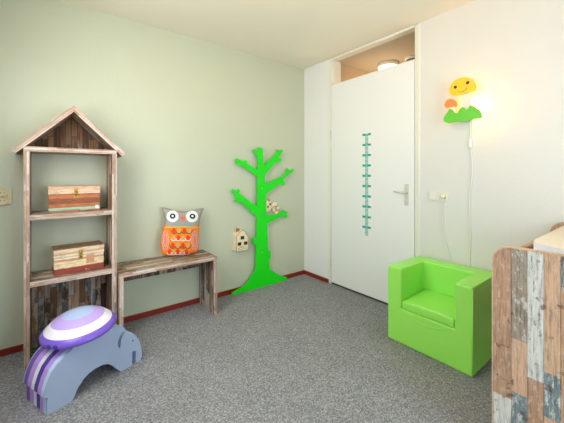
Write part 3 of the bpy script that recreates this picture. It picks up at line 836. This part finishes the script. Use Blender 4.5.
# switch and socket plate
a = on_x(429, 191.6, 0); b = on_x(448.6, 202.2, 0)
sz0, sz1 = 1.043, 1.122
sp = thing('switch_plate', 'cream double wall plate with a light switch and socket right of the door', 'switch', (0, (a[1] + b[1]) / 2, sz0))
ya, yb = a[1], b[1]; ymid = (ya + yb) / 2
obj('frame', box(-0.009, 0, yb, ya, sz0, sz1, bev=0.002), M['cream_plastic'], sp)
obj('rocker', prism([(-0.009, ya - 0.012, sz0 + 0.012), (-0.012, ya - 0.012, sz1 - 0.012), (-0.016, ymid + 0.008, sz1 - 0.012), (-0.013, ymid + 0.008, sz0 + 0.012)], (0.008, 0, 0)), M['white_plastic'], sp)
obj('socket', lathe((-0.0085, ymid - 0.041, (sz0 + sz1) / 2), (-1, 0, 0), [(0.030, 0), (0.030, 0.003), (0.024, 0.003), (0.022, 0.0013), (0, 0.0013)], seg=28, smooth=False), M['cream_plastic'], sp)

# old socket on the green wall at the left
a = on_y(-8, 188.5, 0); b = on_y(12.3, 204, 0)
so = thing('wall_socket', 'beige double power socket on the green wall left of the bookcase', 'socket', (b[0] - 0.05, 0, b[2]))
obj('plate', box(b[0] - 0.098, b[0], -0.012, 0, b[2], a[2] - 0.005, bev=0.003), M['beige_plastic'], so)
for dz in (0.027, 0.082):
    s = obj('outlet', lathe((b[0] - 0.05, -0.0115, b[2] + dz), (0, -1, 0), [(0.030, 0), (0.030, 0.009), (0.025, 0.009), (0.0235, 0.0013), (0, 0.0013)], seg=28, smooth=False), M['beige_plastic'], so)
    bm = bmesh.new()
    for dx in (-0.01, 0.01):
        add_lathe(bm, (b[0] - 0.05 + dx, -0.0128, b[2] + dz), (0, -1, 0), [(0, 0), (0.003, 0), (0.003, 0.0008), (0, 0.0008)], seg=8)
    obj('pin_holes', bm, M['black'], s)

# ------------------------------------------------------------------ lime green foam armchair
cx0, cx1, cy0, cy1, H = -0.505, -0.03, -2.112, -1.516, 0.562
ix, iy0, iy1, wz = -0.165, -2.003, -1.63, 0.262
t = thing('armchair', "lime green foam child's armchair standing in front of the white wall", 'armchair', ((cx0 + cx1) / 2, (cy0 + cy1) / 2, 0))
bm = bmesh.new()
n = 10
wellf = [(cx0, iy0 + (iy1 - iy0) * k / n, wz - 0.000 * math.sin(math.pi * k / n)) for k in range(n + 1)]
wellb = [(ix, y, z) for _, y, z in wellf]
V = lambda p: bm.verts.new(p)
of = [V((cx0, cy0, 0)), V((cx0, cy0, H)), V((cx0, iy0, H)), V((cx0, iy1, H)), V((cx0, cy1, H)), V((cx0, cy1, 0))]
wf_, wb_ = [V(p) for p in wellf], [V(p) for p in wellb]
ib = [V((ix, iy0, H)), V((ix, iy1, H))]
ob = [V((cx1, cy0, 0)), V((cx1, cy0, H)), V((cx1, cy1, H)), V((cx1, cy1, 0))]
bm.faces.new([of[0], of[1], of[2]] + wf_ + [of[3], of[4], of[5]])
for k in range(n): bm.faces.new((wf_[k], wb_[k], wb_[k + 1], wf_[k + 1]))
bm.faces.new((of[2], ib[0], wb_[0], wf_[0])); bm.faces.new((of[3], wf_[-1], wb_[-1], ib[1]))
bm.faces.new([ib[0], ib[1]] + wb_[::-1])
bm.faces.new((of[1], ob[1], ob[2], of[4], of[3], ib[1], ib[0], of[2]))
bm.faces.new((of[0], ob[0], ob[1], of[1])); bm.faces.new((of[5], of[4], ob[2], ob[3]))
bm.faces.new((ob[0], ob[3], ob[2], ob[1])); bm.faces.new((of[0], of[5], ob[3], ob[0]))
bmesh.ops.recalc_face_normals(bm, faces=bm.faces[:])
es = [e for e in bm.edges if e.calc_face_angle(0) > 0.6]
bmesh.ops.bevel(bm, geom=es, offset=0.012, segments=3, affect='EDGES', profile=0.5)
bmesh.ops.triangulate(bm, faces=[f for f in bm.faces if len(f.verts) > 4])
body = obj('body', bm, M['lime'], t)
bm = bmesh.new()
cu = bmesh.new()
N = 16
def cz(u, v): return 0.318 + 0.012 * u + 0.010 * (1 - (2 * v - 1) ** 4)
top = [[cu.verts.new((cx0 + 0.004 + (ix - cx0 - 0.006) * i / N, iy0 + 0.003 + (iy1 - iy0 - 0.006) * j / N, cz(i / N, j / N))) for j in range(N + 1)] for i in range(N + 1)]
bot = [[cu.verts.new((cx0 + 0.004 + (ix - cx0 - 0.006) * i / N, iy0 + 0.003 + (iy1 - iy0 - 0.006) * j / N, wz + 0.001)) for j in range(N + 1)] for i in range(N + 1)]
for i in range(N):
    for j in range(N):
        cu.faces.new((top[i][j], top[i + 1][j], top[i + 1][j + 1], top[i][j + 1])); cu.faces.new((bot[i][j], bot[i][j + 1], bot[i + 1][j + 1], bot[i + 1][j]))
for k in range(N):
    cu.faces.new((top[0][k], top[0][k + 1], bot[0][k + 1], bot[0][k])); cu.faces.new((top[N][k], bot[N][k], bot[N][k + 1], top[N][k + 1]))
    cu.faces.new((top[k][0], bot[k][0], bot[k + 1][0], top[k + 1][0])); cu.faces.new((top[k][N], top[k + 1][N], bot[k + 1][N], bot[k][N]))
bmesh.ops.recalc_face_normals(cu, faces=cu.faces[:])
bmesh.ops.bevel(cu, geom=[e for e in cu.edges if e.calc_face_angle(0) > 0.8], offset=0.010, segments=3, affect='EDGES', profile=0.5)
merge(bm, cu)
obj('seat_cushion', bm, M['lime'], t, smooth=True)
seamv = bmesh.new()
fold = [(cx0 + 0.0015, iy0 + 0.005 + (iy1 - iy0 - 0.01) * k / 16, wz - 0.006 - 0.048 * math.sin(math.pi * k / 16)) for k in range(17)]
add_tube(seamv, fold, 0.004, seg=6)
add_tube(seamv, [(cx0 + 0.002, cy0 + 0.001, 0.012), (cx0 + 0.001, cy0 + 0.0015, H - 0.012)], 0.0035, seg=6)
add_tube(seamv, [(cx0 + 0.010, cy0 + 0.002, H - 0.002), (cx1 - 0.012, cy0 + 0.002, H - 0.002)], 0.003, seg=6)
obj('piping', seamv, M['lime'], t)

# ------------------------------------------------------------------ crib end panels at the right
XCN, XCF, YC0, YC1 = -1.0, -0.035, -2.373, -3.05
crib = thing('crib', 'crib with tall rounded end panels of weathered multicoloured planks at the right edge', 'crib', ((XCN + XCF) / 2, (YC0 + YC1) / 2, 0))
cols = {'greyb': (158, 142, 126), 'tan': (196, 154, 122), 'tan2': (180, 138, 108), 'brown': (184, 146, 118), 'grey': (146, 148, 146), 'teal': (124, 138, 142), 'white': (214, 212, 206), 'dgrey': (104, 104, 104), 'rose': (190, 150, 130), 'sand': (206, 168, 138)}
def plank_mat():
    t = NT('weathered_crib_planks')
    at = t.n('ShaderNodeAttribute', attribute_name='plank'); base = at.outputs['Color']; al = at.outputs['Alpha']
    sep = t.n('ShaderNodeSeparateXYZ', inp={0: t.n('ShaderNodeTexCoord').outputs['Object']})
    off = t.math('MULTIPLY', t.math('FLOOR', t.math('DIVIDE', sep.outputs[1], 0.0655)), 3.7)
    def nz(a, b, det, ro, o):
        v = t.n('ShaderNodeCombineXYZ', inp={0: t.math('MULTIPLY', sep.outputs[0], a), 1: t.math('ADD', t.math('MULTIPLY', sep.outputs[1], a), off), 2: t.math('ADD', t.math('MULTIPLY', sep.outputs[2], b), o)})
        return t.n('ShaderNodeTexNoise', inp={'Vector': v.outputs[0], 'Scale': 1.0, 'Detail': det, 'Roughness': ro}).outputs[0]
    g = nz(110.0, 8.0, 7.0, 0.75, 0.0)
    c = t.mix(1.0, base, t.ramp(g, [(0.34, (0.45,) * 3), (0.5, (1,) * 3), (0.68, (1.22,) * 3)]), 'MULTIPLY')
    w1 = nz(52.0, 20.0, 9.0, 0.8, 5.0)
    c = t.mix(t.math('MULTIPLY', t.ramp(w1, [(0.52, (0, 0, 0)), (0.60, (1,) * 3)]), t.math('MULTIPLY', al, 0.85)), c, lin((226, 224, 218)))
    w2 = nz(46.0, 16.0, 9.0, 0.8, 21.0)
    c = t.mix(t.math('MULTIPLY', t.ramp(w2, [(0.56, (0, 0, 0)), (0.63, (1,) * 3)]), t.math('MULTIPLY', al, 0.8)), c, lin((98, 96, 92)))
    w3 = nz(20.0, 26.0, 5.0, 0.6, 40.0)
    c = t.mix(t.ramp(w3, [(0.62, (0, 0, 0)), (0.67, (0.7,) * 3)]), c, lin((92, 66, 50)))
    t.l(c, t.b.inputs['Base Color']); t.b.inputs['Roughness'].default_value = 0.5
    t.b.inputs['Specular IOR Level'].default_value = 0.3
    bp = t.n('ShaderNodeBump', inp={'Height': g, 'Strength': 0.3, 'Distance': 0.003}); t.l(bp.outputs[0], t.b.inputs['Normal'])
    return t.m
M['crib_plank'] = plank_mat()
M['crib_edge'] = wood('crib_edge_band', 0, 1, 0.05, 0.3, [(206, 164, 130), (196, 150, 116), (214, 178, 146)], 2.0, wear=0.2, grain=0.3, gap=0.2)
LAY = [[('brown', .35, .66), ('white', .9, .2)],
       [('greyb', .85, .39), ('sand', .35, .23), ('teal', .9, .4)],
       [('white', 1.0, .53), ('brown', .45, .4)],
       [('sand', .3, .48), ('teal', 1.0, .18), ('sand', .3, .4)],
       [('grey', 1.0, .13), ('tan', .35, .55), ('grey', .8, .3)]]
def end_panel(x0, x1, h, YC0, r=0.066):
    bm = bmesh.new(); lay = bm.loops.layers.float_color.new('plank')
    wdt = YC0 - YC1
    cuts = [0.0, 0.0675, 0.123, 0.1765, 0.228, 0.28]
    while cuts[-1] + 0.055 < wdt: cuts.append(cuts[-1] + 0.055)
    cuts[-1] = wdt; nP = len(cuts) - 1
    for k in range(nP):
        a0, a1 = cuts[k], cuts[k + 1]
        rows = LAY[k % 5] if k < 5 else random.sample(LAY[k % 5], len(LAY[k % 5]))
        z = h
        for name, wear, ln in rows + [('tan', .2, 2.0)]:
            if z <= 0.0: break
            zb = max(0.0, z - ln); g = 0.0006
            y0, y1 = YC0 - a0 - g, YC0 - a1 + g
            if z == h and k == 0:
                arcp = [(x0, YC0 - r + r * math.cos(a), h - r + r * math.sin(a)) for a in np.linspace(0, math.pi / 2, 9)]
                poly = [(x0, y0, zb)] + arcp + [(x0, y1, zb)]
                poly = [(x, min(y, y0), zz) for x, y, zz in poly]
            elif z == h and a1 >= wdt - 1e-6:
                poly = [(x0, y1, zb), (x0, y1, h - 0.03), (x0, y1 + 0.025, h), (x0, y0, h), (x0, y0, zb)]
            else:
                poly = [(x0, y0, zb + g), (x0, y0, z), (x0, y1, z), (x0, y1, zb + g)]
            s = len(bm.faces)
            add_prism(bm, poly, (x1 - x0, 0, 0))
            bm.faces.ensure_lookup_table()
            cc = lin(cols[name])
            for f in bm.faces[s:]:
                for lp in f.loops: lp[lay] = (*cc, wear)
            z = zb
    return obj('end_panel', bm, M['crib_plank'], crib, recalc=False)
def edge_band(x0, x1, h, panel, YC0, r=0.066):
    th = 0.005
    inner = [(YC0, 0.0)] + [(YC0 - r + r * math.cos(a), h - r + r * math.sin(a)) for a in np.linspace(0, math.pi / 2, 10)] + [(YC1, h)]
    outer = [(YC0 + th, 0.0)] + [(YC0 - r + (r + th) * math.cos(a), h - r + (r + th) * math.sin(a)) for a in np.linspace(0, math.pi / 2, 10)] + [(YC1, h + th)]
    bm = bmesh.new()
    for (i0, i1), (o0, o1) in zip(zip(inner, inner[1:]), zip(outer, outer[1:])):
        add_prism(bm, [(x0 - 0.001, *i0), (x0 - 0.001, *o0), (x0 - 0.001, *o1), (x0 - 0.001, *i1)], (x1 - x0 + 0.002, 0, 0))
    obj('edge_band', bm, M['crib_edge'], panel)
HP = 0.947
for x0, hp, yc in ((XCN, HP, YC0), (XCF - 0.028, HP + 0.018, YC0 - 0.026)):
    e = end_panel(x0, x0 + 0.028, hp, yc)
    edge_band(x0, x0 + 0.028, hp, e, yc)
RAIL = wood('crib_rail_board', 2, 0, 0.08, 0.5, [(190, 148, 110), (176, 134, 98), (200, 160, 124)], 1.0, wear=0.2)
for y0 in (YC0 - 0.04, YC1 + 0.012):
    obj('side_rail', box(XCN + 0.028, XCF - 0.028, y0, y0 + 0.025, 0.30, 0.893), RAIL, crib)
obj('mattress_base', box(XCN + 0.028, XCF - 0.028, YC1 + 0.037, YC0 - 0.04, 0.78, 0.80), RAIL, crib)

# changing mat: raised padded sides, dipped middle
mt = thing('changing_mat', 'padded changing mat with white sides and a top tinted for warm lamplight, lying on top of the crib', 'changing mat', (-0.42, -2.73, 0.80))
mx0, mx1, my0, my1 = -0.75, -0.085, -2.462, -3.005
bm = bmesh.new()
n = 24
def mz(s): return 0.922 + 0.030 * abs(2 * s - 1) ** 1.5
rows = []
for xx in (mx0, mx0 + 0.012, mx1 - 0.012, mx1):
    d = 0.010 if xx in (mx0, mx1) else 0.0
    rows.append([bm.verts.new((xx, my0 + (my1 - my0) * k / n, mz(k / n) - d)) for k in range(n + 1)])
for a_, b_ in zip(rows, rows[1:]):
    for k in range(n): bm.faces.new((a_[k], a_[k + 1], b_[k + 1], b_[k]))
obj('cover', bm, M['mat_lamplit'], mt, smooth=True)
bm = bmesh.new()
pts = [(mx0 + 0.001, my0 + (my1 - my0) * k / n, mz(k / n) - 0.010) for k in range(n + 1)]
add_prism(bm, [(mx0 + 0.001, my0, 0.801)] + pts + [(mx0 + 0.001, my1, 0.801)], (mx1 - mx0 - 0.002, 0, 0))
obj('padded_side', bm, M['sheet_white'], mt)

# ------------------------------------------------------------------ ride-on foam animal
P0 = np.array([-2.593, -0.853, 0.0]); D = np.array([.925, .380, 0]); D /= np.linalg.norm(D); Nn = np.array([D[1], -D[0], 0])
def rp(s, z, off=0.0): return tuple(P0 + D * s - Nn * off + np.array([0, 0, z]))
PROF = [(0.0, 0.0), (0.118, 0.0), (0.130, 0.015), (0.148, 0.052), (0.181, 0.086), (0.212, 0.102), (0.245, 0.110), (0.286, 0.108), (0.320, 0.096), (0.345, 0.075), (0.375, 0.035), (0.405, 0.0),
        (0.482, 0.0), (0.484, 0.088), (0.510, 0.084), (0.507, 0.0), (0.545, 0.0), (0.555, 0.026), (0.553, 0.062), (0.546, 0.095), (0.538, 0.128), (0.524, 0.158), (0.505, 0.188), (0.483, 0.212), (0.463, 0.230), (0.443, 0.240),
        (0.428, 0.236), (0.412, 0.222), (0.405, 0.200), (0.403, 0.175), (0.399, 0.150), (0.384, 0.172), (0.385, 0.200), (0.395, 0.229), (0.411, 0.248), (0.436, 0.258),
        (0.418, 0.282), (0.380, 0.304), (0.33, 0.316), (0.289, 0.322), (0.213, 0.322), (0.148, 0.306), (0.09, 0.272), (0.049, 0.243), (0.022, 0.212), (0.003, 0.170), (-0.010, 0.126), (-0.013, 0.097), (0.004, 0.091), (-0.001, 0.076)]
rid = thing('ride_on_toy', 'grey foam ride-on animal with purple striped layers and a round domed shell', 'ride-on toy', (-2.36, -0.64, 0))
lays = [('side_layer', 'foam_grey', 0.0, 0.010), ('foam_layer', 'f_blue', 0.0102, 0.040), ('foam_layer', 'f_lilac', 0.0402, 0.080), ('foam_layer', 'f_navy', 0.0802, 0.118),
        ('foam_layer', 'f_white', 0.1182, 0.152), ('foam_layer', 'f_lilac', 0.1522, 0.200), ('foam_layer', 'f_purple', 0.2002, 0.240), ('side_layer', 'foam_grey', 0.2402, 0.248)]
lb = {'foam_grey': 'grey foam side face', 'f_blue': 'pale blue foam layer', 'f_lilac': 'lilac foam layer', 'f_navy': 'indigo foam layer', 'f_white': 'white foam layer', 'f_purple': 'purple foam layer'}
for nm, mk, o0, o1 in lays:
    bm = prism([rp(s, z, o0) for s, z in PROF], tuple(-Nn * (o1 - o0)))
    o = obj(nm, bm, M[mk], rid, label=lb[mk])
    if o0 == 0.0:
        obj('eye', lathe(rp(0.4865, 0.160, -0.0006), tuple(Nn), [(0, -0.002), (0.0045, -0.002), (0.0045, 0.0008), (0, 0.001)], seg=12), M['felt_navy'], o)
# shell: violet rim, white, lilac, pale blue rings
tl = 0.093
dd = Vector((D[0] * math.cos(tl), D[1] * math.cos(tl), math.sin(tl))); up = Vector((-D[0] * math.sin(tl), -D[1] * math.sin(tl), math.cos(tl)))
c0 = Vector(P0 + D * 0.218 - Nn * 0.119); c0.z = 0.333
nn_ = Vector(Nn)
def ring(bm, a, b, h, seg=64): return [bm.verts.new(c0 + up * h + dd * (a * math.cos(q)) + nn_ * (b * math.sin(q))) for q in [2 * math.pi * k / seg for k in range(seg)]]
def shell_part(name, prof, mat, label, cap=False, bottom=False):
    bm = bmesh.new(); R_ = [ring(bm, *p) for p in prof]
    for a_, b_ in zip(R_, R_[1:]):
        for k in range(64): bm.faces.new((a_[k], a_[(k + 1) % 64], b_[(k + 1) % 64], b_[k]))
    if cap: bm.faces.new(R_[-1])
    if bottom: bm.faces.new(R_[0][::-1])
    return obj(name, bm, mat, shell, smooth=True, label=label)
shell = None
bm = bmesh.new()
prof = [(0.150, 0.156, -0.012), (0.180, 0.188, -0.011), (0.189, 0.199, -0.006), (0.193, 0.203, 0.0), (0.193, 0.203, 0.010), (0.189, 0.198, 0.020), (0.181, 0.190, 0.030), (0.172, 0.181, 0.036)]
R_ = [ring(bm, *p) for p in prof]
for a_, b_ in zip(R_, R_[1:]):
    for k in range(64): bm.faces.new((a_[k], a_[(k + 1) % 64], b_[(k + 1) % 64], b_[k]))
bm.faces.new(R_[0][::-1])
shell = obj('shell', bm, M['s_purple'], rid, smooth=True, label='round domed shell with a violet rim')
shell_part('white_ring', [(0.172, 0.181, 0.036), (0.162, 0.170, 0.046), (0.150, 0.157, 0.058), (0.135, 0.142, 0.070)], M['s_white'], 'white ring of the shell')
shell_part('lilac_ring', [(0.135, 0.142, 0.070), (0.118, 0.124, 0.081), (0.100, 0.105, 0.090), (0.081, 0.084, 0.098)], M['s_lilac'], 'lilac ring of the shell')
shell_part('centre_disc', [(0.081, 0.084, 0.098), (0.055, 0.057, 0.106), (0.028, 0.029, 0.110), (0.006, 0.006, 0.111)], M['s_blue'], 'pale blue centre of the shell', cap=True)
for ang in (-2.86, -2.66):
    c_ = c0 + up * 0.008 + dd * (0.1925 * math.cos(-ang)) + nn_ * (0.2025 * math.sin(-ang))
    nrm = (dd * math.cos(-ang) + nn_ * math.sin(-ang)).normalized()
    obj('grip_hole', lathe(c_ - nrm * 0.002, nrm, [(0, 0), (0.013, 0), (0.014, 0.003), (0.0115, 0.0036), (0.010, 0.0028), (0, 0.0028)], seg=18), M['f_navy'], shell)
